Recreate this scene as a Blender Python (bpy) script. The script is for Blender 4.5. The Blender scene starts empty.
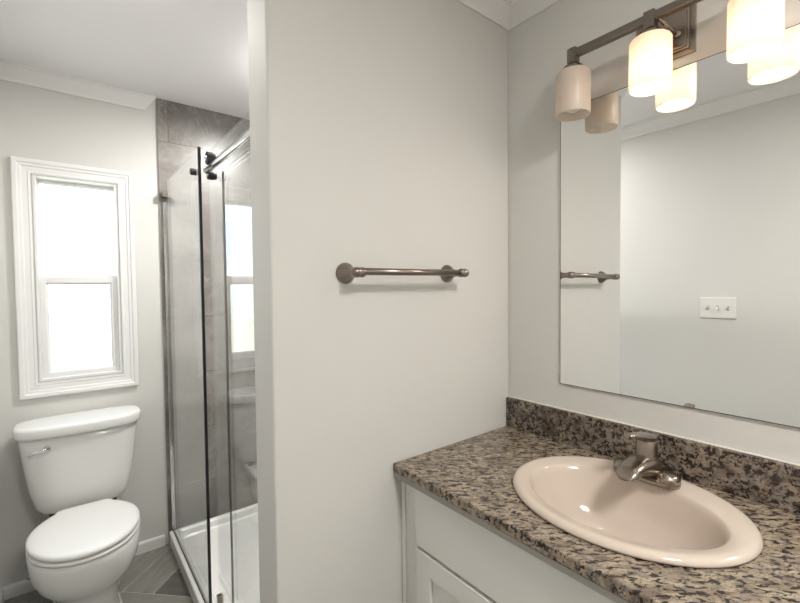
import bpy, bmesh, math, random
from mathutils import Vector, Matrix

S = bpy.context.scene
COL = S.collection
random.seed(4)

# ------------------------------------------------------------------ camera
YAW, PITCH, ROLL, FPX, EYE = 0.6661, -0.0320, -0.0103, 422.97, 1.3447
fw = Vector((math.sin(YAW)*math.cos(PITCH), math.cos(YAW)*math.cos(PITCH), math.sin(PITCH)))
rt = fw.cross(Vector((0, 0, 1))).normalized()
up = rt.cross(fw)
r2 = rt*math.cos(ROLL) + up*math.sin(ROLL)
u2 = -rt*math.sin(ROLL) + up*math.cos(ROLL)
cd = bpy.data.cameras.new('camera')
cam = bpy.data.objects.new('camera', cd)
COL.objects.link(cam)
cam.matrix_world = Matrix(((r2.x, u2.x, -fw.x, 0), (r2.y, u2.y, -fw.y, 0), (r2.z, u2.z, -fw.z, EYE), (0, 0, 0, 1)))
cd.sensor_fit = 'HORIZONTAL'
cd.sensor_width = 36
cd.lens = FPX*36/800
cd.clip_start = 0.02
S.camera = cam

# ------------------------------------------------------------------ daylight, exposure
W = bpy.data.worlds.new('daylight')
S.world = W
W.use_nodes = True
nt = W.node_tree
nt.nodes.clear()
wo = nt.nodes.new('ShaderNodeOutputWorld')
wb = nt.nodes.new('ShaderNodeBackground')
tc = nt.nodes.new('ShaderNodeTexCoord')
sx = nt.nodes.new('ShaderNodeSeparateXYZ')
rp = nt.nodes.new('ShaderNodeValToRGB')
rp.color_ramp.elements[0].position = 0.46
rp.color_ramp.elements[0].color = (0.62, 0.66, 0.56, 1)
rp.color_ramp.elements[1].position = 0.56
rp.color_ramp.elements[1].color = (0.60, 0.77, 1.0, 1)
mm = nt.nodes.new('ShaderNodeMath')
mm.operation = 'MULTIPLY_ADD'
mm.inputs[1].default_value = 0.5
mm.inputs[2].default_value = 0.5
nt.links.new(tc.outputs['Generated'], sx.inputs[0])
nt.links.new(sx.outputs['Z'], mm.inputs[0])
nt.links.new(mm.outputs[0], rp.inputs[0])
nt.links.new(rp.outputs[0], wb.inputs['Color'])
wb.inputs['Strength'].default_value = 6.0
nt.links.new(wb.outputs[0], wo.inputs['Surface'])

ROOM_FILL_W = 22.0  # added fill behind the camera
TOILET_FILL_W = 3.0  # added fill near the toilet
SHOWER_LAMP_W = 26.0
BULB_W = 3.5
S.view_settings.view_transform = 'Standard'
S.view_settings.look = 'None'
S.view_settings.exposure = 0.04
S.view_settings.gamma = 1.0
S.view_settings.use_curve_mapping = False

# ------------------------------------------------------------------ key sizes (metres)
XB, YA, YW, XC, YBACK = 1.2626, 0.9648, 2.5043, -0.2653, -1.35
WE, WT = 0.3755, 0.1277          # partition end, thickness
HC = 2.3312
TILE_X = 0.387

# ------------------------------------------------------------------ materials
def mat(name, col, rough=0.5, metal=0.0, **kw):
    m = bpy.data.materials.new(name)
    m.use_nodes = True
    b = m.node_tree.nodes['Principled BSDF']
    b.inputs['Base Color'].default_value = (*col, 1)
    b.inputs['Roughness'].default_value = rough
    b.inputs['Metallic'].default_value = metal
    for k, v in kw.items():
        b.inputs[k.replace('_', ' ')].default_value = v
    return m

def N(m, t, **kw):
    n = m.node_tree.nodes.new(t)
    for k, v in kw.items():
        if k in ('operation', 'blend_type', 'data_type', 'feature', 'noise_dimensions', 'offset', 'squash', 'offset_frequency'):
            setattr(n, k, v)
        else:
            n.inputs[k.replace('_', ' ')].default_value = v
    return n

def L(m, a, b):
    m.node_tree.links.new(a, b)

def ramp(m, stops):
    r = m.node_tree.nodes.new('ShaderNodeValToRGB')
    e = r.color_ramp.elements
    while len(e) < len(stops):
        e.new(0.5)
    for i, (p, c) in enumerate(stops):
        e[i].position = p
        e[i].color = (*c, 1) if len(c) == 3 else c
    return r

def bsdf(m):
    return m.node_tree.nodes['Principled BSDF']

def bump(m, scale, strength, dist=0.001, detail=3):
    t = N(m, 'ShaderNodeTexCoord')
    n = N(m, 'ShaderNodeTexNoise', Scale=scale, Detail=detail)
    b = N(m, 'ShaderNodeBump', Strength=strength, Distance=dist)
    L(m, t.outputs['Object'], n.inputs['Vector'])
    L(m, n.outputs['Fac'], b.inputs['Height'])
    L(m, b.outputs[0], bsdf(m).inputs['Normal'])

def paint(name, c1, c2, rough, bscale, bstr):
    m = mat(name, c1, rough)
    t = N(m, 'ShaderNodeTexCoord')
    n = N(m, 'ShaderNodeTexNoise', Scale=1.6, Detail=2.0)
    r = ramp(m, [(0.3, c1), (0.7, c2)])
    L(m, t.outputs['Object'], n.inputs['Vector'])
    L(m, n.outputs['Fac'], r.inputs[0])
    L(m, r.outputs[0], bsdf(m).inputs['Base Color'])
    bump(m, bscale, bstr)
    return m

M = {}
M['wall'] = paint('wall_paint', (0.600, 0.590, 0.560), (0.620, 0.610, 0.580), 0.62, 220, 0.12)
M['ceiling'] = paint('ceiling_paint', (0.83, 0.82, 0.835), (0.85, 0.84, 0.855), 0.8, 160, 0.08)
M['trim'] = paint('trim_paint', (0.72, 0.715, 0.70), (0.74, 0.735, 0.72), 0.35, 60, 0.02)
M['cabinet'] = paint('cabinet_paint', (0.71, 0.705, 0.67), (0.73, 0.725, 0.69), 0.38, 40, 0.02)
M['porcelain'] = paint('white_porcelain', (0.68, 0.675, 0.655), (0.69, 0.685, 0.665), 0.08, 8, 0.01)
M['seat'] = paint('seat_plastic', (0.71, 0.705, 0.685), (0.72, 0.715, 0.695), 0.22, 8, 0.01)
M['bisque'] = paint('bisque_porcelain', (0.575, 0.49, 0.415), (0.585, 0.50, 0.425), 0.07, 6, 0.01)
M['acrylic'] = paint('white_acrylic', (0.78, 0.775, 0.74), (0.80, 0.795, 0.76), 0.2, 30, 0.02)
M['plate'] = paint('switch_plastic', (0.70, 0.69, 0.65), (0.71, 0.70, 0.66), 0.3, 20, 0.01)
M['nickel'] = paint('brushed_nickel', (0.32, 0.275, 0.235), (0.36, 0.31, 0.265), 0.27, 300, 0.03)
bsdf(M['nickel']).inputs['Metallic'].default_value = 1.0
M['bronze'] = paint('dark_nickel', (0.25, 0.215, 0.185), (0.28, 0.24, 0.205), 0.3, 300, 0.03)
bsdf(M['bronze']).inputs['Metallic'].default_value = 1.0
M['chrome'] = mat('chrome', (0.72, 0.72, 0.72), 0.1, 1.0)
M['black'] = paint('black_rubber', (0.012, 0.012, 0.013), (0.016, 0.016, 0.017), 0.5, 100, 0.02)
M['caulk'] = paint('caulk', (0.66, 0.62, 0.55), (0.70, 0.66, 0.59), 0.6, 60, 0.3)
M['strip'] = paint('plywood_strip', (0.27, 0.25, 0.225), (0.31, 0.29, 0.26), 0.7, 80, 0.2)
M['dark_gap'] = paint('gap_shadow_wood', (0.10, 0.095, 0.085), (0.12, 0.11, 0.10), 0.8, 50, 0.1)
M['edge'] = mat('mirror_edge', (0.05, 0.06, 0.055), 0.3)
M['hose'] = paint('braided_hose', (0.38, 0.37, 0.35), (0.30, 0.29, 0.28), 0.4, 400, 0.4)
M['mirror'] = mat('mirror_silver', (0.93, 0.94, 0.93), 0.0, 1.0)

def glass(name, tint, ior=1.5, rough=0.0):
    m = bpy.data.materials.new(name)
    m.use_nodes = True
    t = m.node_tree
    t.nodes.clear()
    o = t.nodes.new('ShaderNodeOutputMaterial')
    mx = t.nodes.new('ShaderNodeMixShader')
    fr = t.nodes.new('ShaderNodeFresnel')
    tr = t.nodes.new('ShaderNodeBsdfTransparent')
    gl = t.nodes.new('ShaderNodeBsdfGlossy')
    fr.inputs['IOR'].default_value = ior
    tr.inputs['Color'].default_value = (*tint, 1)
    gl.inputs['Roughness'].default_value = rough
    gl.inputs['Color'].default_value = (1, 1, 1, 1)
    # back faces use the outside angle of incidence as well
    geo = t.nodes.new('ShaderNodeNewGeometry')
    mul = t.nodes.new('ShaderNodeMath')
    mul.operation = 'MULTIPLY_ADD'
    mul.inputs[1].default_value = (1/ior - ior)
    mul.inputs[2].default_value = ior
    t.links.new(geo.outputs['Backfacing'], mul.inputs[0])
    t.links.new(mul.outputs[0], fr.inputs['IOR'])
    t.links.new(fr.outputs[0], mx.inputs[0])
    t.links.new(tr.outputs[0], mx.inputs[1])
    t.links.new(gl.outputs[0], mx.inputs[2])
    t.links.new(mx.outputs[0], o.inputs['Surface'])
    return m

M['glass'] = glass('shower_glass', (0.965, 0.975, 0.97), 1.32)
M['pane'] = glass('window_glass', (0.97, 0.98, 0.98))

# opal lamp shade
def opal(name, cd_, ct):
    m = bpy.data.materials.new(name)
    m.use_nodes = True
    t = m.node_tree
    t.nodes.clear()
    o = t.nodes.new('ShaderNodeOutputMaterial')
    a = t.nodes.new('ShaderNodeMixShader')
    g = t.nodes.new('ShaderNodeMixShader')
    d = t.nodes.new('ShaderNodeBsdfDiffuse')
    tl = t.nodes.new('ShaderNodeBsdfTranslucent')
    gl = t.nodes.new('ShaderNodeBsdfGlossy')
    d.inputs['Color'].default_value = (*cd_, 1)
    tl.inputs['Color'].default_value = (*ct, 1)
    gl.inputs['Roughness'].default_value = 0.35
    a.inputs[0].default_value = 0.5
    g.inputs[0].default_value = 0.05
    t.links.new(d.outputs[0], a.inputs[1])
    t.links.new(tl.outputs[0], a.inputs[2])
    t.links.new(a.outputs[0], g.inputs[1])
    t.links.new(gl.outputs[0], g.inputs[2])
    t.links.new(g.outputs[0], o.inputs['Surface'])
    return m
M['opal'] = opal('opal_glass', (0.86, 0.75, 0.655), (0.91, 0.86, 0.79))

def emit(name, col, st):
    m = mat(name, col, 0.4)
    b = bsdf(m)
    b.inputs['Emission Color'].default_value = (*col, 1)
    b.inputs['Emission Strength'].default_value = st
    return m
M['bulb'] = emit('lit_bulb', (1.0, 0.88, 0.70), 12)
M['dead_bulb'] = mat('unlit_bulb', (0.75, 0.72, 0.66), 0.3)

# granite
def granite(name='granite', lo=0.55, hi=0.585, cols=((0.12, 0.09, 0.07), (0.25, 0.195, 0.14), (0.40, 0.325, 0.235), (0.22, 0.19, 0.16)), glo=0.46, rot=42, stretch=(1.0, 2.3, 1.6), sc=46.0):
    m = mat(name, (0.4, 0.33, 0.25), 0.13)
    t = N(m, 'ShaderNodeTexCoord')
    mp = N(m, 'ShaderNodeMapping')
    mp0 = N(m, 'ShaderNodeMapping')
    mp0.inputs['Rotation'].default_value = (0, 0, math.radians(rot))
    L(m, t.outputs['Object'], mp0.inputs['Vector'])
    mp.inputs['Scale'].default_value = stretch
    L(m, mp0.outputs[0], mp.inputs['Vector'])
    base = N(m, 'ShaderNodeTexNoise', Scale=15.0, Detail=6.0, Roughness=0.65, Distortion=0.6)
    L(m, mp.outputs[0], base.inputs['Vector'])
    rb = ramp(m, [(0.34, cols[0]), (0.46, cols[1]), (0.58, cols[2]), (0.70, cols[3])])
    L(m, base.outputs['Fac'], rb.inputs[0])
    gr = N(m, 'ShaderNodeTexNoise', Scale=30.0, Detail=5.0, Roughness=0.7)
    L(m, mp.outputs[0], gr.inputs['Vector'])
    rg = ramp(m, [(glo, (0, 0, 0)), (glo+0.10, (1, 1, 1))])
    L(m, gr.outputs['Fac'], rg.inputs[0])
    mixg = N(m, 'ShaderNodeMix', data_type='RGBA')
    mixg.inputs['B'].default_value = (0.22, 0.185, 0.155, 1)
    L(m, rg.outputs[0], mixg.inputs['Factor'])
    L(m, rb.outputs[0], mixg.inputs['A'])
    fl = N(m, 'ShaderNodeTexNoise', Scale=sc, Detail=6.0, Roughness=0.66, Distortion=0.5)
    L(m, mp.outputs[0], fl.inputs['Vector'])
    rf = ramp(m, [(lo, (0, 0, 0)), (hi, (1, 1, 1))])
    L(m, fl.outputs['Fac'], rf.inputs[0])
    mixf = N(m, 'ShaderNodeMix', data_type='RGBA')
    mixf.inputs['B'].default_value = (0.022, 0.017, 0.015, 1)
    L(m, rf.outputs[0], mixf.inputs['Factor'])
    L(m, mixg.outputs['Result'], mixf.inputs['A'])
    sp_ = N(m, 'ShaderNodeTexNoise', Scale=105.0, Detail=4.0, Roughness=0.7)
    L(m, mp.outputs[0], sp_.inputs['Vector'])
    rs_ = ramp(m, [(0.54, (0, 0, 0)), (0.62, (0.85, 0.85, 0.85))])
    L(m, sp_.outputs['Fac'], rs_.inputs[0])
    mixs = N(m, 'ShaderNodeMix', data_type='RGBA')
    mixs.inputs['B'].default_value = (0.07, 0.052, 0.04, 1)
    L(m, rs_.outputs[0], mixs.inputs['Factor'])
    L(m, mixf.outputs['Result'], mixs.inputs['A'])
    L(m, mixs.outputs['Result'], bsdf(m).inputs['Base Color'])
    return m
M['granite'] = granite(lo=0.525, hi=0.555, glo=0.50)
M['granite_dark'] = granite('granite_dark_flecked', 0.49, 0.54, ((0.08, 0.058, 0.045), (0.17, 0.13, 0.10), (0.30, 0.235, 0.18), (0.13, 0.105, 0.09)), 0.46, 0, (1, 1.3, 1.5), 60.0)  # backsplash variant: darker base colours, denser and finer flecks than the slab

# stone shower tile, 61 x 30 cm in running bond with white veins
def stone():
    m = mat('stone_tile', (0.3, 0.28, 0.26), 0.3)
    t = N(m, 'ShaderNodeTexCoord')
    sp = N(m, 'ShaderNodeSeparateXYZ')
    L(m, t.outputs['Object'], sp.inputs[0])
    ad = N(m, 'ShaderNodeMath', operation='ADD')
    L(m, sp.outputs['X'], ad.inputs[0])
    L(m, sp.outputs['Y'], ad.inputs[1])
    cb = N(m, 'ShaderNodeCombineXYZ')
    L(m, ad.outputs[0], cb.inputs['X'])
    L(m, sp.outputs['Z'], cb.inputs['Y'])
    mp = N(m, 'ShaderNodeMapping')
    mp.inputs['Location'].default_value = (0.12, 0.02, 0)
    L(m, cb.outputs[0], mp.inputs['Vector'])
    br = N(m, 'ShaderNodeTexBrick', Scale=1.0, Mortar_Size=0.0022, Mortar_Smooth=0.1, Brick_Width=0.61, Row_Height=0.305)
    br.inputs['Color1'].default_value = (0.75, 0.75, 0.75, 1)
    br.inputs['Color2'].default_value = (1, 1, 1, 1)
    br.inputs['Mortar'].default_value = (0.7, 0.7, 0.7, 1)
    br.offset = 0.5
    L(m, mp.outputs[0], br.inputs['Vector'])
    n1 = N(m, 'ShaderNodeTexNoise', Scale=3.0, Detail=9.0, Roughness=0.62, Distortion=0.7)
    L(m, t.outputs['Object'], n1.inputs['Vector'])
    r1 = ramp(m, [(0.3, (0.125, 0.115, 0.105)), (0.5, (0.215, 0.20, 0.183)), (0.70, (0.38, 0.355, 0.325))])
    L(m, n1.outputs['Fac'], r1.inputs[0])
    n2 = N(m, 'ShaderNodeTexNoise', Scale=2.6, Detail=7.0, Roughness=0.6, Distortion=2.2)
    L(m, t.outputs['Object'], n2.inputs['Vector'])
    r2_ = ramp(m, [(0.49, (0, 0, 0)), (0.5, (0.42, 0.42, 0.42)), (0.51, (0, 0, 0))])
    L(m, n2.outputs['Fac'], r2_.inputs[0])
    mv = N(m, 'ShaderNodeMix', data_type='RGBA')
    mv.inputs['B'].default_value = (0.50, 0.46, 0.40, 1)
    L(m, r2_.outputs[0], mv.inputs['Factor'])
    L(m, r1.outputs[0], mv.inputs['A'])
    mu = N(m, 'ShaderNodeMix', data_type='RGBA', blend_type='MULTIPLY')
    mu.inputs['Factor'].default_value = 1.0
    L(m, mv.outputs['Result'], mu.inputs['A'])
    L(m, br.outputs['Color'], mu.inputs['B'])
    mg = N(m, 'ShaderNodeMix', data_type='RGBA')
    mg.inputs['B'].default_value = (0.13, 0.12, 0.11, 1)
    L(m, br.outputs['Fac'], mg.inputs['Factor'])
    L(m, mu.outputs['Result'], mg.inputs['A'])
    L(m, mg.outputs['Result'], bsdf(m).inputs['Base Color'])
    return m
M['stone'] = stone()

def plank(name, a, b, rot):
    m = mat(name, a, 0.4)
    t = N(m, 'ShaderNodeTexCoord')
    mp = N(m, 'ShaderNodeMapping')
    mp.inputs['Rotation'].default_value = (0, 0, rot)
    L(m, t.outputs['Object'], mp.inputs['Vector'])
    mp2 = N(m, 'ShaderNodeMapping')
    mp2.inputs['Scale'].default_value = (4, 22, 1)
    L(m, mp.outputs[0], mp2.inputs['Vector'])
    n = N(m, 'ShaderNodeTexNoise', Scale=1.8, Detail=7.0, Roughness=0.65, Distortion=0.5)
    L(m, mp2.outputs[0], n.inputs['Vector'])
    r = ramp(m, [(0.3, a), (0.7, b)])
    L(m, n.outputs['Fac'], r.inputs[0])
    L(m, r.outputs[0], bsdf(m).inputs['Base Color'])
    return m
M['grout'] = paint('floor_grout', (0.44, 0.42, 0.38), (0.48, 0.46, 0.42), 0.8, 90, 0.2)
PL = []
for rot in (-math.pi/4, math.pi/4):
    PL += [plank('plank_tile_light', (0.156, 0.148, 0.129), (0.257, 0.246, 0.218), rot),
           plank('plank_tile_dark', (0.074, 0.069, 0.062), (0.148, 0.140, 0.125), rot),
           plank('plank_tile_grey', (0.117, 0.111, 0.101), (0.203, 0.191, 0.172), rot)]

# ------------------------------------------------------------------ mesh helpers
def mk(name, bm, m, parent=None, smooth=False, bevel=0.0, seg=2, sub=0, loc=None):
    me = bpy.data.meshes.new(name)
    bmesh.ops.recalc_face_normals(bm, faces=bm.faces)
    bm.to_mesh(me)
    bm.free()
    ms = m if isinstance(m, list) else [m]
    for q in ms:
        me.materials.append(q)
    o = bpy.data.objects.new(name, me)
    COL.objects.link(o)
    if parent is not None:
        o.parent = parent
    if loc is not None:
        o.location = loc
    if smooth:
        for p in me.polygons:
            p.use_smooth = True
    if bevel > 0:
        b = o.modifiers.new('bevel', 'BEVEL')
        b.width = bevel
        b.segments = seg
        b.limit_method = 'ANGLE'
        b.angle_limit = math.radians(35)
    if sub:
        s = o.modifiers.new('subsurf', 'SUBSURF')
        s.levels = sub
        s.render_levels = sub
    return o

def thing(name, label, cat, loc=(0, 0, 0), group=None):
    o = bpy.data.objects.new(name, None)
    COL.objects.link(o)
    o.location = loc
    o.empty_display_size = 0.05
    tag(o, label, cat, group)
    return o

def tag(o, label, cat, group=None):
    o['label'] = label
    o['category'] = cat
    if group:
        o['group'] = group
    return o

def struct(o, label=None):
    o['kind'] = 'structure'
    if label:
        o['label'] = label
    return o

def box(bm, x0, x1, y0, y1, z0, z1, off=(0, 0, 0), mi=0):
    x0, x1 = sorted((x0-off[0], x1-off[0])); y0, y1 = sorted((y0-off[1], y1-off[1])); z0, z1 = sorted((z0-off[2], z1-off[2]))
    v = [bm.verts.new(p) for p in ((x0, y0, z0), (x1, y0, z0), (x1, y1, z0), (x0, y1, z0), (x0, y0, z1), (x1, y0, z1), (x1, y1, z1), (x0, y1, z1))]
    for f in ((3, 2, 1, 0), (4, 5, 6, 7), (0, 1, 5, 4), (1, 2, 6, 5), (2, 3, 7, 6), (3, 0, 4, 7)):
        q = bm.faces.new([v[i] for i in f])
        q.material_index = mi
    return v

def loft(bm, rings, cap0=True, cap1=True, closed=True):
    vs = [[bm.verts.new(p) for p in r] for r in rings]
    n = len(vs[0])
    for a, b in zip(vs, vs[1:]):
        for i in range(n if closed else n-1):
            j = (i+1) % n
            bm.faces.new((a[i], a[j], b[j], b[i]))
    if cap0:
        bm.faces.new(vs[0][::-1])
    if cap1:
        bm.faces.new(vs[-1])
    return vs

def se(t, n):
    c, s = math.cos(t), math.sin(t)
    return math.copysign(abs(c)**(2/n), c), math.copysign(abs(s)**(2/n), s)

def ring(cx, cy, z, a, bf, bb, n=2.0, k=48):
    """horizontal egg ring: half width a in X, bf towards -Y, bb towards +Y"""
    out = []
    for i in range(k):
        c, s = se(2*math.pi*i/k, n)
        out.append((cx+a*c, cy+(bb if s > 0 else bf)*s, z))
    return out

def lathe(bm, prof, origin, axis, k=28, cap0=True, cap1=True):
    """prof: (distance along axis, radius)"""
    ax = Vector(axis).normalized()
    t = Vector((0, 0, 1)) if abs(ax.z) < 0.9 else Vector((1, 0, 0))
    a = ax.cross(t).normalized()
    b = ax.cross(a)
    O = Vector(origin)
    rings = []
    for d, r in prof:
        rings.append([O+ax*d+(a*math.cos(2*math.pi*i/k)+b*math.sin(2*math.pi*i/k))*max(r, 1e-4) for i in range(k)])
    loft(bm, rings, cap0, cap1)

def tube(bm, pts, rad, k=12):
    pts = [Vector(p) for p in pts]
    rings = []
    pa = None
    for i, p in enumerate(pts):
        d = (pts[min(i+1, len(pts)-1)]-pts[max(i-1, 0)]).normalized()
        if pa is None:
            t = Vector((0, 0, 1)) if abs(d.z) < 0.9 else Vector((1, 0, 0))
            a = d.cross(t).normalized()
        else:
            a = (pa-d*pa.dot(d)).normalized()
        pa = a
        b = d.cross(a)
        r = rad[i] if isinstance(rad, (list, tuple)) else rad
        rings.append([p+(a*math.cos(2*math.pi*j/k)+b*math.sin(2*math.pi*j/k))*r for j in range(k)])
    loft(bm, rings)

def moulding(name, p0, p1, inward, prof, m0=0.0, m1=0.0, m=None, parent=None):
    """prof (depth, z) swept from p0 to p1 on the wall; end points slide by m*depth along the run"""
    p0 = Vector((*p0, 0)); p1 = Vector((*p1, 0))
    d = (p1-p0).normalized()
    nn = Vector((*inward, 0))
    bm = bmesh.new()
    r0 = [p0+nn*q[0]+d*m0*q[0]+Vector((0, 0, q[1])) for q in prof]
    r1 = [p1+nn*q[0]+d*m1*q[0]+Vector((0, 0, q[1])) for q in prof]
    loft(bm, [r0, r1])
    return mk(name, bm, m or M['trim'], parent)

# ------------------------------------------------------------------ room shell
TH = 0.11
# herringbone floor
bm = bmesh.new()
w = 0.148
n = 4
U0, V0 = 1.690, 1.467
def uvxy(u, v):
    return ((u-v)/math.sqrt(2), (u+v)/math.sqrt(2))
def slab(u0, u1, v0, v1, mi):
    g = 0.0028
    u0 += g; u1 -= g; v0 += g; v1 -= g
    ps = [uvxy(u0, v0), uvxy(u1, v0), uvxy(u1, v1), uvxy(u0, v1)]
    if max(p[0] for p in ps) < XC-0.05 or min(p[0] for p in ps) > XB+0.05 or max(p[1] for p in ps) < YBACK-0.05 or min(p[1] for p in ps) > YW+0.05:
        return
    lo = [bm.verts.new((x, y, -0.006)) for x, y in ps]
    hi = [bm.verts.new((x, y, 0.0)) for x, y in ps]
    fs = [bm.faces.new(hi)]
    for i in range(4):
        fs.append(bm.faces.new((lo[i], lo[(i+1) % 4], hi[(i+1) % 4], hi[i])))
    for f in fs:
        f.material_index = mi
rs = random.Random(11)
fixed = {('h', 0, 0): 0, ('h', 1, 0): 1}
for j in range(-30, 40):
    for mmm in range(-6, 7):
        s = j+2*n*mmm
        t = rs.choice((0, 1, 2, 0))
        if (j, mmm) == (0, 0): t = 0
        slab(U0+s*w, U0+(s+n)*w, V0-(j+1)*w, V0-j*w, t)
for i in range(-30, 40):
    for mmm in range(-6, 7):
        s = i-2*n+1+2*n*mmm
        t = 3+rs.choice((0, 1, 2, 1))
        slab(U0+i*w, U0+(i+1)*w, V0-(s+n)*w, V0-s*w, t)
for co, no in (((XC, 0, 0), (-1, 0, 0)), ((XB, 0, 0), (1, 0, 0)), ((0, YBACK, 0), (0, -1, 0)), ((0, YW, 0), (0, 1, 0))):
    bmesh.ops.bisect_plane(bm, geom=bm.verts[:]+bm.edges[:]+bm.faces[:], plane_co=co, plane_no=no, clear_outer=True)
box(bm, XC-TH, XB+TH, YBACK-TH, YW+0.14, -0.08, -0.002, mi=6)
struct(mk('floor', bm, PL+[M['grout']]), 'grey wood-look plank tiles laid in herringbone')

bm = bmesh.new()
box(bm, XC-TH, XB+TH, YBACK-TH, YW+0.14, HC, HC+0.1)
struct(mk('ceiling', bm, M['ceiling']), 'flat white ceiling')

# window wall with its opening
OX0, OX1, OZ0, OZ1 = -0.109, 0.206, 0.938, 1.871
bm = bmesh.new()
for b_ in ((XC-TH, OX0, 0, HC), (OX1, XB+TH, 0, HC), (OX0, OX1, 0, OZ0), (OX0, OX1, OZ1, HC)):
    box(bm, b_[0], b_[1], YW, YW+0.14, b_[2], b_[3])
bmesh.ops.remove_doubles(bm, verts=bm.verts, dist=1e-5)
struct(mk('wall_back', bm, M['wall']), 'greige wall holding the window behind the toilet')
bm = bmesh.new()
box(bm, XB, XB+TH, YBACK, YW, 0, HC)
struct(mk('wall_right', bm, M['wall']), 'greige wall behind the mirror and vanity')
bm = bmesh.new()
box(bm, XC-TH, XC, YBACK, YW, 0, HC)
struct(mk('wall_left', bm, M['wall']), 'greige wall seen in the mirror')
bm = bmesh.new()
box(bm, XC-TH, XB+TH, YBACK-TH, YBACK, 0, HC)
struct(mk('wall_front', bm, M['wall']))
bm = bmesh.new()
box(bm, WE, XB, YA, YA+WT, 0, HC)
struct(mk('wall_middle', bm, M['wall'], bevel=0.006, seg=3), 'greige partition wall between vanity and shower')

# shower tile on three sides
bm = bmesh.new()
box(bm, TILE_X, XB, YW-0.010, YW, 0, HC)
struct(mk('wall_shower_back', bm, M['stone']), 'grey veined stone tile on the shower end wall')
bm = bmesh.new()
box(bm, XB-0.010, XB, YA+WT+0.010, YW-0.010, 0, HC)
struct(mk('wall_shower_right', bm, M['stone']), 'grey veined stone tile on the long shower wall')
bm = bmesh.new()
box(bm, WE+0.03, XB, YA+WT, YA+WT+0.010, 0, HC)
struct(mk('wall_shower_front', bm, M['stone']), 'grey veined stone tile behind the partition')

# crown moulding
CZ = 2.256
crown = [(0, CZ), (0.006, CZ), (0.009, CZ+0.012), (0.016, CZ+0.030), (0.024, CZ+0.055), (0.026, CZ+0.062), (0.030, CZ+0.065), (0.030, HC), (0, HC)]
def crown_run(i, p0, p1, inw, m0, m1):
    struct(moulding('trim_%d' % i, p0, p1, inw, crown, m0, m1), None)
cr = [(0, CZ), (0.006, CZ), (0.026, CZ+0.062), (0.030, HC), (0, HC)]
bm = bmesh.new()
r0 = [(XC+q[0], YW-q[0], q[1]) for q in crown]
r1 = [(TILE_X-0.002-0.055*(HC-q[1])/(HC-CZ), YW-q[0], q[1]) for q in crown]
loft(bm, [r0, r1])
struct(mk('trim_1', bm, M['trim']), 'white crown moulding above the window, cut slantwise at the tile')
crown_run(2, (WE, YA), (XB, YA), (0, -1), -1, -1)
crown_run(3, (XB, YA), (XB, YBACK), (-1, 0), 1, -1)
crown_run(4, (XC, YBACK), (XC, YW), (1, 0), 1, -1)
crown_run(5, (WE, YA), (WE, YA+WT), (-1, 0), -1, 0)

# baseboards
base = [(0, 0), (0.012, 0), (0.012, 0.048), (0.008, 0.056), (0, 0.056)]
struct(moulding('baseboard_back', (XC, YW), (TILE_X-0.018, YW), (0, -1), base, 1, 0))
struct(moulding('baseboard_left', (XC, YBACK), (XC, YW), (1, 0), base, 1, -1))
struct(moulding('baseboard_middle', (WE, YA), (0.755, YA), (0, -1), base, -1, 0))
struct(moulding('baseboard_front', (XC, YBACK), (XB, YBACK), (0, 1), base, 1, -1))
struct(moulding('baseboard_right', (XB, YBACK), (XB, -0.275), (-1, 0), base, 1, 0))

# ------------------------------------------------------------------ window
win = bpy.data.objects.new('window_1', None)
COL.objects.link(win)
struct(win, 'narrow white double-hung window above the toilet')
WX0, WX1, WZ0, WZ1 = -0.1786, 0.2717, 0.8681, 1.9321
# casing: mitred stepped profile
def frame_sweep(bm, x0, x1, z0, z1, prof):
    """prof: (inset from outer edge, y)"""
    rings = []
    for ins, y in prof:
        rings.append([(x0+ins, y, z0+ins), (x1-ins, y, z0+ins), (x1-ins, y, z1-ins), (x0+ins, y, z1-ins)])
    rings.append(rings[0])
    vs = [[bm.verts.new(p) for p in r] for r in rings[:-1]]
    vs.append(vs[0])
    for a, b in zip(vs, vs[1:]):
        for i in range(4):
            j = (i+1) % 4
            bm.faces.new((a[i], a[j], b[j], b[i]))
bm = bmesh.new()
cw = WX1-OX1
frame_sweep(bm, WX0, WX1, WZ0, WZ1, [(0, YW), (0, YW-0.017), (0.004, YW-0.019), (0.016, YW-0.019), (0.021, YW-0.0145), (0.030, YW-0.0135), (0.034, YW-0.010), (0.052, YW-0.009), (0.056, YW-0.011), (cw-0.002, YW-0.010), (cw-0.002, YW)])
mk('casing', bm, M['trim'], win)
bm = bmesh.new()
frame_sweep(bm, OX0, OX1, OZ0, OZ1, [(0, YW-0.004), (0.010, YW-0.004), (0.010, YW+0.012), (0.012, YW+0.018), (0.012, YW+0.12), (0, YW+0.12)])
mk('jamb', bm, M['trim'], win)
# upper sash (outer track)
def sash(name, x0, x1, z0, z1, px0, px1, pz0, pz1, y):
    bm = bmesh.new()
    d = 0.026
    def rr(ix, yy):
        a = ix
        return [(x0+(px0-x0)*a, yy, z0+(pz0-z0)*a), (x1-(x1-px1)*a, yy, z0+(pz0-z0)*a), (x1-(x1-px1)*a, yy, z1-(z1-pz1)*a), (x0+(px0-x0)*a, yy, z1-(z1-pz1)*a)]
    rings = [rr(0, y+d), rr(0, y), (rr(0.72, y)), rr(0.78, y+0.004), rr(1, y+0.007), rr(1, y+d)]
    vs = [[bm.verts.new(p) for p in r] for r in rings]
    vs.append(vs[0])
    for a, b in zip(vs, vs[1:]):
        for i in range(4):
            j = (i+1) % 4
            bm.faces.new((a[i], a[j], b[j], b[i]))
    f = mk(name, bm, M['trim'], win)
    bm = bmesh.new()
    box(bm, px0-0.004, px1+0.004, y+0.013, y+0.017, pz0-0.004, pz1+0.004)
    mk('pane', bm, M['pane'], f)
    return f
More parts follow.
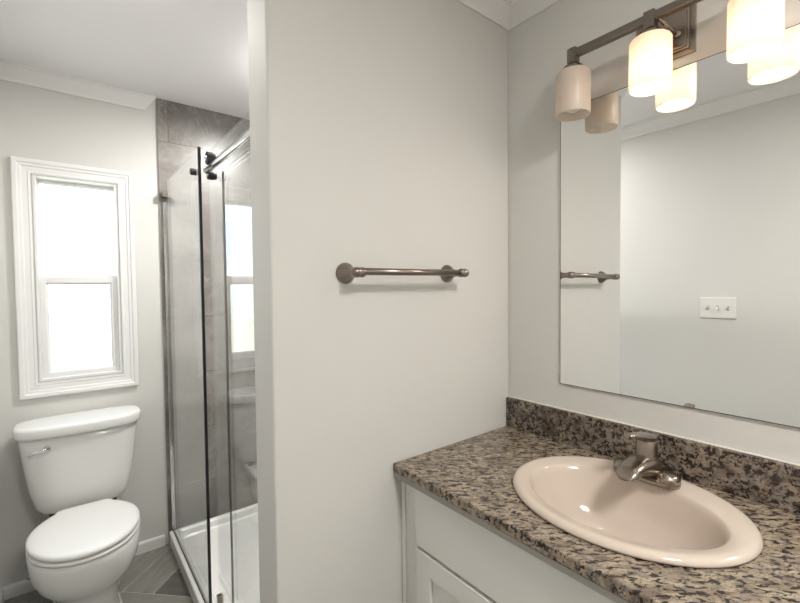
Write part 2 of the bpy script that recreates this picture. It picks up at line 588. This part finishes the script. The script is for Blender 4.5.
sash('upper_sash', OX0+0.012, OX1-0.012, 1.385, OZ1-0.012, -0.089, 0.193, 1.424, 1.841, YW+0.045)
sash('lower_sash', OX0+0.012, OX1-0.012, OZ0+0.012, 1.412, -0.068, 0.165, 0.978, 1.375, YW+0.016)

# ------------------------------------------------------------------ shower pan, glass, rail
pan = thing('shower_pan', 'low white shower pan with raised curb beneath the glass', 'shower pan', (0.8, 1.8, 0))
PX0, PX1, PY0, PY1 = 0.388, XB-0.012, YA+WT+0.012, YW-0.012
bm = bmesh.new()
off = (0.8, 1.8, 0)
def rect(x0, x1, y0, y1, z):
    return [(x0-.8, y0-1.8, z), (x1-.8, y0-1.8, z), (x1-.8, y1-1.8, z), (x0-.8, y1-1.8, z)]
loft(bm, [rect(PX0, PX1, PY0, PY1, 0), rect(PX0, PX1, PY0, PY1, 0.070), rect(PX0+0.055, PX1-0.035, PY0+0.035, PY1-0.035, 0.070),
          rect(PX0+0.065, PX1-0.045, PY0+0.045, PY1-0.045, 0.035), rect(PX0+0.14, PX1-0.12, PY0+0.12, PY1-0.12, 0.030)])
mk('basin', bm, M['acrylic'], pan, bevel=0.006, seg=3)
bm = bmesh.new()
lathe(bm, [(0, 0.045), (0.003, 0.045), (0.004, 0.04)], (0.05, 0.0, 0.0295), (0, 0, 1))
mk('drain', bm, M['chrome'], pan)
# tile flange above pan
bm = bmesh.new()

GA, GB = 0.410, 0.4565
fp = thing('shower_screen', 'fixed clear glass panel beside the window wall with black edge seal', 'glass panel', (GA, 2.1, 0.07))
def bx(name, m, parent, x0, x1, y0, y1, z0, z1, bevel=0.0):
    bm = bmesh.new()
    lo = parent.location if parent is not None else (0, 0, 0)
    box(bm, x0, x1, y0, y1, z0, z1, lo)
    return mk(name, bm, m, parent, bevel=bevel)
bx('glass', M['glass'], fp, GA-0.004, GA+0.004, 1.757, YW-0.018, 0.078, 1.890)
bx('edge_seal', M['black'], fp, GA-0.005, GA+0.005, 1.749, 1.757, 0.072, 1.890)
bx('bottom_seal', M['black'], fp, GA-0.005, GA+0.005, 1.757, YW-0.018, 0.070, 0.078)
bx('wall_channel', M['chrome'], fp, GA-0.009, GA+0.009, YW-0.024, YW-0.010, 0.070, 1.80, 0.001)
bm = bmesh.new()
lathe(bm, [(-0.014, 0.011), (-0.012, 0.013), (0.012, 0.013), (0.014, 0.011)], (0, 1.841-2.1, 1.815-0.07), (1, 0, 0))
mk('glass_bolt', bm, M['black'], fp)
bm = bmesh.new()
box(bm, GA-0.016, GA+0.016, YW-0.05, YW-0.010, 1.822, 1.850, fp.location)
lathe(bm, [(-0.020, 0.010), (0.020, 0.010)], (0, YW-0.035-2.1, 1.836-0.07), (1, 0, 0))
mk('wall_bracket', bm, M['bronze'], fp, bevel=0.002)

rail = thing('sliding_rail', 'round chrome rail carrying the sliding shower door', 'rail', (0.432, 1.4, 1.800))
bm = bmesh.new()
lathe(bm, [(0, 0.0125), (0.625, 0.0125)], (0, YA+WT+0.010-1.4, 0), (0, 1, 0), 24)
mk('tube', bm, M['chrome'], rail, smooth=True, bevel=0.001)
bm = bmesh.new()
lathe(bm, [(0, 0.0145), (0.010, 0.0145), (0.014, 0.010)], (0, 1.727-1.4-0.004, 0), (0, 1, 0), 24)
mk('end_cap', bm, M['chrome'], rail, smooth=True, bevel=0.001)
bm = bmesh.new()
lathe(bm, [(0, 0.019), (0.006, 0.019), (0.010, 0.015)], (0, YA+WT+0.010-1.4, 0), (0, 1, 0), 24)
mk('wall_flange', bm, M['chrome'], rail, smooth=True)

door = thing('sliding_door', 'clear glass sliding shower door reflecting the window', 'shower door', (GB, 1.5, 0.07))
bx('glass', M['glass'], door, GB-0.004, GB+0.004, YA+WT+0.014, 1.79, 0.076, 1.890)
bx('edge_seal', M['bronze'], door, GB+0.004, GB+0.009, 1.630, 1.640, 0.076, 1.78)
for (yy, zz, r) in ((1.700, 1.838, 0.024), (1.685, 1.770, 0.015)):
    bm = bmesh.new()
    lathe(bm, [(-0.036, r*0.7), (-0.034, r), (-0.014, r), (-0.012, r*0.82), (-0.005, r*0.82)], (0, yy-1.5, zz-0.07), (1, 0, 0))
    rl = mk('roller', bm, M['black'], door)
    bm = bmesh.new()
    lathe(bm, [(-0.040, r*0.3), (-0.036, r*0.42)], (0, yy-1.5, zz-0.07), (1, 0, 0))
    mk('roller_cap', bm, M['chrome'], rl)
bm = bmesh.new()
box(bm, GB-0.012, GB+0.010, 1.775, 1.800, 0.0705, 0.100, door.location)
mk('floor_guide', bm, M['bronze'], door, bevel=0.002)

# ------------------------------------------------------------------ toilet
TX = 0.033
toi = thing('toilet', 'white two-piece toilet with closed lid under the window', 'toilet', (TX, 2.06, 0))
bm = bmesh.new()
Yc = 0.0
prof = [(0.000, 0.118, 0.14, 0.30, 2.6), (0.020, 0.116, 0.135, 0.298, 2.6), (0.030, 0.106, 0.120, 0.29, 2.6), (0.10, 0.096, 0.105, 0.28, 2.5), (0.165, 0.098, 0.112, 0.27, 2.4),
        (0.205, 0.112, 0.135, 0.25, 2.3), (0.235, 0.138, 0.170, 0.235, 2.2), (0.262, 0.158, 0.197, 0.225, 2.1), (0.30, 0.171, 0.216, 0.22, 2.1), (0.340, 0.177, 0.224, 0.215, 2.1), (0.365, 0.179, 0.227, 0.21, 2.1),
        (0.380, 0.179, 0.227, 0.21, 2.1), (0.3865, 0.176, 0.224, 0.205, 2.1), (0.3868, 0.14, 0.19, 0.18, 2.1)]
loft(bm, [ring(0, 0, z, a, bf, bb, nn) for z, a, bf, bb, nn in prof])
bowl = mk('bowl', bm, M['porcelain'], toi, smooth=True)
# rear deck the tank sits on
bm = bmesh.new()
loft(bm, [ring(0, 0.29, z, a, b, b*0.9, 3.5) for z, a, b in ((0.24, 0.09, 0.13), (0.30, 0.105, 0.14), (0.350, 0.122, 0.145), (0.368, 0.124, 0.146), (0.374, 0.118, 0.14))])
mk('deck', bm, M['porcelain'], toi, smooth=True)
# trapway bulge on the side
for sgn in (-1, 1):
    bm = bmesh.new()
    tube(bm, [(sgn*0.075, 0.02, 0.10), (sgn*0.085, 0.08, 0.17), (sgn*0.088, 0.15, 0.20), (sgn*0.088, 0.21, 0.14), (sgn*0.085, 0.25, 0.04)], [0.03, 0.036, 0.038, 0.036, 0.034])
    mk('trapway', bm, M['porcelain'], toi, smooth=True, sub=1)
bm = bmesh.new()

def seat_ring(z, ins):
    """elongated outline: round front, straight narrow back"""
    half = []
    for q in range(25):
        t = -math.pi/2+math.pi/2*q/24
        c, sn = se(t, 2.08)
        half.append(((0.180-ins)*abs(c), (0.229-ins)*sn))
    yb = 0.178-ins
    for q in range(1, 15):
        v = q/14
        y_ = yb*v
        half.append(((0.180-ins)-(0.080)*v**2.1, y_))
    xw, yw_ = half[-1]
    for q in range(1, 7):
        t = math.pi/2*q/6
        half.append((xw-0.022+0.022*math.cos(t), yw_+0.022*math.sin(t)-0.0))
    half = [h for h in half]
    out = [(x, y, z) for x, y in half]
    out += [(-x, y, z) for x, y in reversed(half[1:])]
    return out
bm = bmesh.new()
loft(bm, [seat_ring(z, i_) for z, i_ in ((0.3912, 0.030), (0.3915, 0.003), (0.394, 0.0), (0.400, 0.0), (0.4035, 0.003), (0.4038, 0.030))])
mk('seat', bm, M['seat'], toi, smooth=True)
bm = bmesh.new()
loft(bm, [seat_ring(z, i_) for z, i_ in ((0.4095, 0.030), (0.4098, 0.003), (0.413, 0.001), (0.420, 0.0), (0.426, 0.003), (0.430, 0.010), (0.432, 0.024), (0.4335, 0.06))])
mk('lid', bm, M['seat'], toi, smooth=True)
for sgn in (-1, 1):
    bm = bmesh.new()
    lathe(bm, [(0, 0.008), (0.0045, 0.008)], (sgn*0.10, -0.12, 0.4053), (0, 0, 1), 12)
    mk('bumper', bm, M['black'], toi)
for sgn in (-1, 1):
    bm = bmesh.new()
    lathe(bm, [(-0.022, 0.011), (-0.020, 0.013), (0.020, 0.013), (0.022, 0.011)], (sgn*0.072, 0.196, 0.405), (1, 0, 0), 16)
    mk('hinge', bm, M['seat'], toi, smooth=True)
# tank
bm = bmesh.new()
tk = [(0.384, 0.115, 0.060, 0.070), (0.388, 0.134, 0.076, 0.082), (0.402, 0.154, 0.090, 0.092), (0.430, 0.170, 0.100, 0.098), (0.50, 0.187, 0.108, 0.100), (0.60, 0.201, 0.113, 0.102), (0.70, 0.212, 0.116, 0.102), (0.736, 0.213, 0.116, 0.102)]
loft(bm, [ring(0, 0.335, z, a, bf, bb, 3.6, 72) for z, a, bf, bb in tk])
tank = mk('tank', bm, M['porcelain'], toi, smooth=True)
bm = bmesh.new()
tl = [(0.733, 0.224, 0.122, 0.105), (0.735, 0.228, 0.126, 0.107), (0.745, 0.230, 0.128, 0.108), (0.768, 0.230, 0.128, 0.108), (0.776, 0.227, 0.125, 0.105), (0.7795, 0.219, 0.117, 0.097), (0.7805, 0.20, 0.10, 0.08)]
loft(bm, [ring(0, 0.330, z, a, bf, bb, 3.2, 72) for z, a, bf, bb in tl])
mk('tank_lid', bm, M['porcelain'], toi, smooth=True)
bm = bmesh.new()
lathe(bm, [(0, 0.012), (0.004, 0.012), (0.010, 0.009), (0.018, 0.008)], (-0.118, 0.223, 0.692), (0, -1, 0), 18)
hl = mk('flush_handle', bm, M['chrome'], tank, smooth=True)
bm = bmesh.new()
tube(bm, [(-0.108, 0.203, 0.694), (-0.130, 0.198, 0.692), (-0.155, 0.196, 0.688), (-0.176, 0.197, 0.685)], [0.009, 0.008, 0.0075, 0.0085])
mk('flush_lever', bm, M['chrome'], tank, smooth=True)
for sgn in (-1, 1):
    bm = bmesh.new()
    lathe(bm, [(0, 0.012), (0.022, 0.012)], (sgn*0.108, 0.27, 0.372), (0, 0, 1), 12)
    mk('tank_gasket', bm, M['black'], toi)

# supply valve behind the toilet
vx, vy, vz = -0.155, 2.40, 0.115
val = thing('supply_valve', 'small chrome water shut-off valve with braided hose left of the toilet', 'valve', (vx, YW, vz))
bm = bmesh.new()
lathe(bm, [(0, 0.026), (0.004, 0.026), (0.008, 0.012), (0.02, 0.009), (0.075, 0.009)], (0, 0, 0), (0, -1, 0), 20)
mk('pipe', bm, M['chrome'], val, smooth=True)
bm = bmesh.new()
lathe(bm, [(-0.014, 0.012), (0.014, 0.012), (0.02, 0.009), (0.03, 0.009)], (0, -0.083, 0), (0, 0, 1), 16)
mk('body', bm, M['chrome'], val, smooth=True)
bm = bmesh.new()
loft(bm, [ring(0, -0.083, 0, 0.001, 0.001, 0.001)][:0] or [[(0.021*math.cos(a)*(1), -0.100-d, 0.012*math.sin(a)) for a in [2*math.pi*i/20 for i in range(20)]] for d in (0, 0.012)])
mk('knob', bm, M['chrome'], val, bevel=0.002)
bm = bmesh.new()
tube(bm, [(0, -0.083, 0.03), (0.0, -0.085, 0.08), (0.004, -0.09, 0.15), (0.02, -0.10, 0.20), (0.034, -0.105, 0.24), (0.038, -0.105, 0.267)], 0.006)
mk('hose', bm, M['hose'], val, smooth=True)

# ------------------------------------------------------------------ vanity
CF, CT, VY0 = 0.7249, 0.84, -0.27
FX = CF+0.035          # face frame plane
van = thing('vanity_cabinet', 'white shaker vanity cabinet below the granite counter', 'cabinet', (1.0, 0.35, 0))
bm = bmesh.new()
o = van.location
box(bm, FX, FX+0.018, VY0+0.02, YA-0.002, 0.10, 0.8005, o)
box(bm, FX+0.018, XB-0.002, VY0+0.02, VY0+0.036, 0.10, 0.8005, o)
box(bm, FX+0.018, XB-0.002, YA-0.018, YA-0.002, 0.10, 0.8005, o)
box(bm, XB-0.010, XB-0.002, VY0+0.036, YA-0.018, 0.10, 0.8005, o)
box(bm, FX+0.018, XB-0.010, VY0+0.036, YA-0.018, 0.10, 0.116, o)
box(bm, FX+0.07, XB-0.002, VY0+0.02, YA-0.002, 0.0, 0.10, o)
mk('body', bm, M['cabinet'], van, bevel=0.0015)
bx('filler_strip', M['cabinet'], van, FX-0.006, FX, YA-0.018, YA-0.003, 0.10, 0.802, 0.0015)
dfaces = [(0.885, 0.330), (0.324, -0.225)]
def shaker(bm, y1, y0, z0, z1, o, rail_=0.058, t=0.018):
    box(bm, FX-t, FX-0.001, y1-rail_, y1, z0, z1, o)
    box(bm, FX-t, FX-0.001, y0, y0+rail_, z0, z1, o)
    box(bm, FX-t, FX-0.001, y0+rail_, y1-rail_, z0, z0+rail_, o)
    box(bm, FX-t, FX-0.001, y0+rail_, y1-rail_, z1-rail_, z1, o)
    box(bm, FX-t+0.010, FX-0.001, y0+rail_, y1-rail_, z0+rail_, z1-rail_, o)
bx('false_drawer_front', M['cabinet'], van, FX-0.018, FX-0.001, VY0+0.045, 0.885, 0.632, 0.792, 0.0025)
for k, (y1, y0) in enumerate(dfaces):
    bm = bmesh.new()
    shaker(bm, y1, y0, 0.125, 0.622, o)
    mk('door', bm, M['cabinet'], van, bevel=0.0018)

# counter with a cut-out for the sink
SCX, SCY, SA, SB = 1.003, 0.451, 0.2158, 0.2558
ctop = thing('countertop', 'speckled tan and black granite vanity countertop with backsplash', 'countertop', (1.0, 0.35, CT))
bm = bmesh.new()
K = 96
hole_t = []
outer = []
def edge_pt(t, x0, x1, y0, y1):
    c, s = math.cos(t), math.sin(t)
    kx = ((x1-SCX) if c > 0 else (SCX-x0))/abs(c) if abs(c) > 1e-6 else 1e9
    ky = ((y1-SCY) if s > 0 else (SCY-y0))/abs(s) if abs(s) > 1e-6 else 1e9
    k = min(kx, ky)
    return SCX+c*k, SCY+s*k
cx0, cx1, cy0, cy1 = CF, XB-0.001, VY0, YA-0.001
angs = [2*math.pi*i/K for i in range(K)]+[math.atan2(y-SCY, x-SCX) % (2*math.pi) for x in (cx0, cx1) for y in (cy0, cy1)]
angs.sort()
ri, ro, bi, bo = [], [], [], []
for t in angs:
    hx, hy = SCX+(SA-0.022)*math.cos(t), SCY+(SB-0.022)*math.sin(t)
    ex, ey = edge_pt(t, cx0, cx1, cy0, cy1)
    dz = -0.002 if abs(ex-cx0) < 1e-6 else 0
    ri.append((hx-1.0, hy-0.35, 0)); ro.append((ex-1.0, ey-0.35, 0))
    bi.append((hx-1.0, hy-0.35, -0.026)); bo.append((ex-1.0, ey-0.35, -0.026))
vs = loft(bm, [ri, ro, bo, bi], False, False)
for a_, b_ in zip([vs[3]], [vs[0]]):
    nn_ = len(a_)
    for i in range(nn_):
        j = (i+1) % nn_
        bm.faces.new((a_[i], a_[j], b_[j], b_[i]))
bmesh.ops.remove_doubles(bm, verts=bm.verts, dist=1e-5)
mk('slab', bm, M['granite'], ctop, bevel=0.0035, seg=2)
BS = 0.1035
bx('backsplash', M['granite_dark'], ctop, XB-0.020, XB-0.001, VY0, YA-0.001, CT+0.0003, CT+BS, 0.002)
bx('caulk_line', M['caulk'], ctop, XB-0.010, XB-0.001, VY0, YA-0.001, CT+BS, CT+BS+0.0035, 0.0015)
bx('support_strip', M['strip'], ctop, CF+0.0015, CF+0.022, VY0+0.004, YA-0.002, CT-0.040, CT-0.0262)

# sink
sk = thing('sink', 'oval bisque drop-in sink set into the granite', 'sink', (SCX, SCY, CT))
def ell(f, g, z, cx=0.0, cy=0.0, k=72):
    return [(cx+f*math.cos(2*math.pi*i/k), cy+g*math.sin(2*math.pi*i/k), z) for i in range(k)]
bm = bmesh.new()
A_, B_ = SA, SB
sec = [(A_-0.006, B_-0.006, 0.0005, 0), (A_, B_, 0.003, 0), (A_+0.0005, B_+0.0005, 0.007, 0), (A_-0.003, B_-0.003, 0.0125, 0), (A_-0.010, B_-0.010, 0.0155, 0), (A_-0.020, B_-0.020, 0.0155, 0), (A_-0.026, B_-0.028, 0.0135, -0.002)]
# inner opening is set towards the front, the faucet deck behind
inn = [(0.160, 0.214, 0.0125, -0.016), (0.154, 0.208, 0.009, -0.016), (0.149, 0.202, -0.004, -0.016), (0.142, 0.193, -0.030, -0.015), (0.130, 0.177, -0.062, -0.012), (0.110, 0.150, -0.094, -0.008), (0.080, 0.108, -0.118, -0.003), (0.045, 0.060, -0.130, 0.0), (0.022, 0.022, -0.134, 0.0)]
rings = [ell(a, b, z, c) for a, b, z, c in sec+inn]
# outside of the bowl below the counter
outb = [(0.024, 0.024, -0.142, 0.0), (0.085, 0.112, -0.128, -0.003), (0.135, 0.182, -0.075, -0.012), (0.155, 0.208, -0.02, -0.014), (A_-0.03, B_-0.03, 0.0005, 0)]
rings += [ell(a, b, z, c) for a, b, z, c in outb]
loft(bm, rings, False, False)
vv = bm.verts[:]
bm.verts.ensure_lookup_table()
k = 72
n0 = 0; n1 = (len(rings)-1)*k
for i in range(k):
    j = (i+1) % k
    bm.faces.new((bm.verts[n1+i], bm.verts[n1+j], bm.verts[n0+j], bm.verts[n0+i]))
mk('basin', bm, M['bisque'], sk, smooth=True)
bm = bmesh.new()
lathe(bm, [(0, 0.023), (0.002, 0.023), (0.003, 0.019), (0.0005, 0.017), (0.0005, 0.001)], (0, 0, -0.1345), (0, 0, 1), 28)
dr = mk('drain', bm, M['nickel'], sk, smooth=True)
bm = bmesh.new()
lathe(bm, [(0, 0.014), (0.004, 0.014), (0.006, 0.010)], (0, 0, -0.1335), (0, 0, 1), 24)
mk('stopper', bm, M['nickel'], dr, smooth=True)

# faucet
FXc, FYc, FZ = 1.148, 0.453, CT+0.0135
fa = thing('faucet', 'brushed nickel single-lever faucet on the rim of the sink', 'faucet', (FXc, FYc, FZ))
def stad(hy, r, z, k=48, cx=0.0, e=2.0):
    out = []
    for i in range(k):
        t = 2*math.pi*i/k
        c, s = math.cos(t), math.sin(t)
        out.append((cx+r*c, (hy-r)*(1 if s > 1e-9 else (-1 if s < -1e-9 else 0))+r*s, z))
    return out
bm = bmesh.new()
loft(bm, [stad(0.077, 0.029, 0), stad(0.078, 0.030, 0.003), stad(0.077, 0.029, 0.010), stad(0.073, 0.025, 0.014), stad(0.067, 0.019, 0.015)])
mk('base_plate', bm, M['nickel'], fa, smooth=True)
for sgn in (-1, 1):
    bm = bmesh.new()
    loft(bm, [ring(0, sgn*0.0505, z, a, a*1.0, a*1.0) for z, a in ((0.008, 0.0285), (0.020, 0.0275), (0.026, 0.0245), (0.0295, 0.018), (0.0305, 0.008))])
    mk('end_dome', bm, M['nickel'], fa, smooth=True)
# hub + spout, one flowing casting
bm = bmesh.new()
secs = []
path = [(0.026, 0.014, 0.040, 0.030), (0.022, 0.030, 0.036, 0.032)]
def spsec(x, z, hw, hh, tilt, k=28):
    out = []
    for i in range(k):
        c, s = se(2*math.pi*i/k, 2.6)
        dy = hw*c
        dn = hh*s
        out.append((x+dn*math.sin(tilt), dy, z+dn*math.cos(tilt)))
    return out
rings = [spsec(0.028, 0.022, 0.020, 0.020, 0), spsec(0.022, 0.028, 0.033, 0.027, 0), spsec(0.005, 0.030, 0.037, 0.030, 0.0), spsec(-0.02, 0.036, 0.037, 0.026, -0.05),
         spsec(-0.045, 0.042, 0.033, 0.021, -0.02), spsec(-0.070, 0.045, 0.029, 0.017, 0.05), spsec(-0.095, 0.044, 0.026, 0.014, 0.2), spsec(-0.113, 0.040, 0.022, 0.012, 0.45), spsec(-0.120, 0.036, 0.014, 0.008, 0.7)]
loft(bm, rings)
sp = mk('spout', bm, M['nickel'], fa, smooth=True)
bm = bmesh.new()
lathe(bm, [(0, 0.011), (0.010, 0.011), (0.011, 0.009)], (-0.103, 0, 0.033), (-0.25, 0, -1), 20)
mk('aerator', bm, M['chrome'], sp, smooth=True)
bm = bmesh.new()
lathe(bm, [(0, 0.027), (0.012, 0.0265), (0.028, 0.025), (0.044, 0.024), (0.054, 0.020), (0.058, 0.010)], (0.002, 0, 0.050), (0.06, 0, 1), 28)
hd = mk('handle', bm, M['nickel'], fa, smooth=True)
bm = bmesh.new()
def lev(x, z, hw, hh):
    return [(x, hw*se(2*math.pi*i/16, 3)[0], z+hh*se(2*math.pi*i/16, 3)[1]) for i in range(16)]
loft(bm, [lev(0.028, 0.096, 0.014, 0.007), lev(0.018, 0.101, 0.021, 0.011), lev(0.0, 0.105, 0.023, 0.012), lev(-0.03, 0.112, 0.020, 0.010), lev(-0.06, 0.121, 0.016, 0.007), lev(-0.092, 0.130, 0.014, 0.005), lev(-0.102, 0.132, 0.009, 0.0025)])
mk('lever', bm, M['nickel'], hd, smooth=True)

# ------------------------------------------------------------------ mirror
mi = thing('wall_mirror', 'large frameless rectangular mirror above the vanity', 'mirror', (XB, 0.3, 1.47))
o = mi.location
bx('backing', M['edge'], mi, XB-0.0062, XB-0.0005, -0.17, 0.758, 1.0272, 1.9058)
bx('mirror_glass', M['mirror'], mi, XB-0.0066, XB-0.0062, -0.168, 0.756, 1.0292, 1.9038)
for yy in (0.62, 0.05):
    for zz in (1.0245, 1.9085):
        pass

# ------------------------------------------------------------------ towel bar
tb = thing('towel_bar', 'dark nickel towel bar mounted on the partition wall', 'towel bar', (0.77, YA, 1.387))
BY = -0.070
for xx, zz in ((0.575, -0.004), (0.947, 0.003)):
    bm = bmesh.new()
    lathe(bm, [(0, 0.0275), (0.004, 0.028), (0.009, 0.0265), (0.018, 0.020), (0.028, 0.013), (0.036, 0.0105), (0.046, 0.0095), (0.056, 0.0115), (0.062, 0.013)], (xx-0.77, 0, zz*0.5), (0, -1, 0), 28)
    ps = mk('post', bm, M['bronze'], tb, smooth=True)
    bm = bmesh.new()
    s = -1 if xx < 0.77 else 1
    lathe(bm, [(-0.016, 0.0095), (-0.012, 0.0125), (-0.006, 0.0135), (-0.002, 0.0115), (0.003, 0.0125), (0.010, 0.0135), (0.017, 0.011), (0.021, 0.006), (0.022, 0.001)], (xx-0.77, BY, zz*0.5), (s, 0, 0), 24)
    mk('finial', bm, M['bronze'], ps, smooth=True)
bm = bmesh.new()
lathe(bm, [(0, 0.0092), (0.372, 0.0092)], (0.575-0.77, BY, 0), (1, 0, 0.004), 20)
mk('bar', bm, M['bronze'], tb, smooth=True)

# ------------------------------------------------------------------ light switch on the left wall (seen in the mirror)
sw = thing('switch_plate', 'white three-gang toggle switch plate, seen in the mirror', 'light switch', (XC, 0.738, 1.218))
bm = bmesh.new()
bw, bh = 0.083, 0.058
def pr(d, ins):
    return [(d, -bw+ins, -bh+ins), (d, bw-ins, -bh+ins), (d, bw-ins, bh-ins), (d, -bw+ins, bh-ins)]
loft(bm, [pr(0, 0), pr(0.003, 0), pr(0.0065, 0.005)])
pl = mk('plate', bm, M['plate'], sw, bevel=0.001)
for k_ in (-1, 0, 1):
    bm = bmesh.new()
    box(bm, 0.004, 0.0068, k_*0.046-0.0055, k_*0.046+0.0055, -0.0125, 0.0125)
    sl = mk('slot', bm, M['strip'], sw)
    bm = bmesh.new()
    zz = 0.009 if k_ != 0 else -0.009
    loft(bm, [[(0.006, k_*0.046+a*0.0045, b*0.009) for a, b in ((-1, -1), (1, -1), (1, 1), (-1, 1))], [(0.019, k_*0.046+a*0.0035, zz+b*0.0035) for a, b in ((-1, -1), (1, -1), (1, 1), (-1, 1))]])
    mk('toggle', bm, M['plate'], sw, bevel=0.001)

# ------------------------------------------------------------------ vanity light
LX, LY = XB-0.090, (0.667, 0.460, 0.253)
LZB = 2.016
vl = thing('vanity_light', 'three-shade brushed nickel vanity light above the mirror', 'wall light', (XB, 0.4575, LZB))
o = vl.location
bm = bmesh.new()
box(bm, XB-0.010, XB-0.0005, 0.387, 0.528, 1.931, 2.072, o)
bpl = mk('back_plate', bm, M['nickel'], vl, bevel=0.002)
bm = bmesh.new()
box(bm, XB-0.017, XB-0.010, 0.399, 0.516, 1.943, 2.060, o)
box(bm, XB-0.022, XB-0.017, 0.404, 0.511, 1.948, 2.055, o)
mk('plate_step', bm, M['nickel'], bpl, bevel=0.002)
bm = bmesh.new()
box(bm, LX-0.010, LX+0.010, LY[2]-0.012, LY[0]+0.012, LZB-0.010, LZB+0.010, o)
mk('cross_bar', bm, M['bronze'], vl, bevel=0.0015)
for sgn in (-1, 1):
    bm = bmesh.new()
    tube(bm, [(LX-XB, sgn*0.014, -0.004), (LX-XB+0.035, sgn*0.022, -0.018), (-0.020, sgn*0.036, -0.034)], 0.0055, 10)
    mk('arm', bm, M['nickel'], vl, smooth=True)
    bm = bmesh.new()
    lathe(bm, [(0, 0.008), (0.005, 0.008), (0.008, 0.005)], (-0.022, sgn*0.036, -0.034), (-1, 0, 0), 16)
    mk('screw_cap', bm, M['nickel'], vl, smooth=True)
ZT, ZB_ = 1.967, 1.841
for i, yy in enumerate(LY):
    bm = bmesh.new()
    box(bm, LX-0.013, LX+0.013, yy-0.013, yy+0.013, LZB-0.026, LZB+0.016, o)
    sk_ = mk('socket', bm, M['bronze'], vl, bevel=0.002)
    bm = bmesh.new()
    lathe(bm, [(0, 0.012), (-0.008, 0.013), (-0.012, 0.027), (-0.020, 0.029), (-0.024, 0.029), (-0.026, 0.018), (-0.045, 0.017)], (LX-XB, yy-o.y, LZB-0.024-o.z), (0, 0, 1), 32)
    mk('shade_holder', bm, M['nickel'], sk_, smooth=True)
    bm = bmesh.new()
    R_ = 0.0475
    zt, zb = ZT-o.z, ZB_-o.z
    lathe(bm, [(zt-0.002, 0.020), (zt, 0.024), (zt-0.0005, 0.040), (zt-0.004, R_-0.003), (zt-0.009, R_), (zb+0.003, R_), (zb, R_-0.0015), (zb+0.002, R_-0.0035), (zt-0.010, R_-0.004), (zt-0.005, R_-0.010), (zt-0.004, 0.020)], (LX-XB, yy-o.y, 0), (0, 0, 1), 48, False, False)
    sh = mk('lamp_shade', bm, M['opal'], vl, smooth=True)
    sh['label'] = 'unlit opal glass shade' if i == 0 else 'glowing opal glass shade'
    bm = bmesh.new()
    zc = 1.874-o.z
    lathe(bm, [(-0.026, 0.001), (-0.024, 0.010), (-0.017, 0.019), (-0.006, 0.0245), (0.004, 0.0245), (0.016, 0.019), (0.030, 0.0135), (0.045, 0.013)], (LX-XB, yy-o.y, zc), (0, 0, 1), 24)
    mk('bulb', bm, M['dead_bulb'] if i == 0 else M['bulb'], vl, smooth=True)
    if i:
        ld = bpy.data.lights.new('bulb_light', 'POINT')
        ld.energy = BULB_W
        ld.color = (1.0, 0.92, 0.83)
        ld.shadow_soft_size = 0.028
        lo = bpy.data.objects.new('bulb_light', ld)
        COL.objects.link(lo)
        lo.location = (LX, yy, 1.866)

# ------------------------------------------------------------------ ceiling lamps (unseen fill added behind camera and near toilet; shower lamp behind partition)
def dome_lamp(name, label, x, y, r, watt, col, glow=3.0):
    t = thing(name, label, 'ceiling light', (x, y, HC))
    bm = bmesh.new()
    lathe(bm, [(0, r), (-0.018, r), (-0.022, r*0.96)], (0, 0, 0), (0, 0, 1), 40)
    mk('rim', bm, M['nickel'], t)
    bm = bmesh.new()
    lathe(bm, [(-0.022, r*0.93), (-0.040, r*0.88), (-0.058, r*0.70), (-0.070, r*0.40), (-0.073, 0.004)], (0, 0, 0), (0, 0, 1), 40)
    mk('diffuser', bm, emit('lamp_diffuser', (1.0, 0.97, 0.93), glow), t, smooth=True)
    ld = bpy.data.lights.new(name+'_glow', 'AREA')
    ld.shape = 'DISK'
    ld.size = r*1.8
    ld.energy = watt
    ld.color = col
    lo = bpy.data.objects.new(name+'_glow', ld)
    COL.objects.link(lo)
    lo.location = (x, y, HC-0.078)
dome_lamp('added_ceiling_light', 'unseen flush ceiling light added behind the camera as room fill', 0.45, -0.55, 0.19, ROOM_FILL_W, (1.0, 0.97, 0.93), 22.0)  # unseen lamp, added to fill the vanity side with light
dome_lamp('added_ceiling_light', 'unseen flush ceiling light added in front of the toilet as fill', 0.12, 1.50, 0.12, TOILET_FILL_W, (1.0, 0.98, 0.96), 8.0)  # added just above the frame to brighten the toilet corner
dome_lamp('shower_ceiling_light', 'round ceiling light over the shower pan', 0.86, 1.80, 0.10, SHOWER_LAMP_W, (1.0, 0.98, 0.97), 60.0)
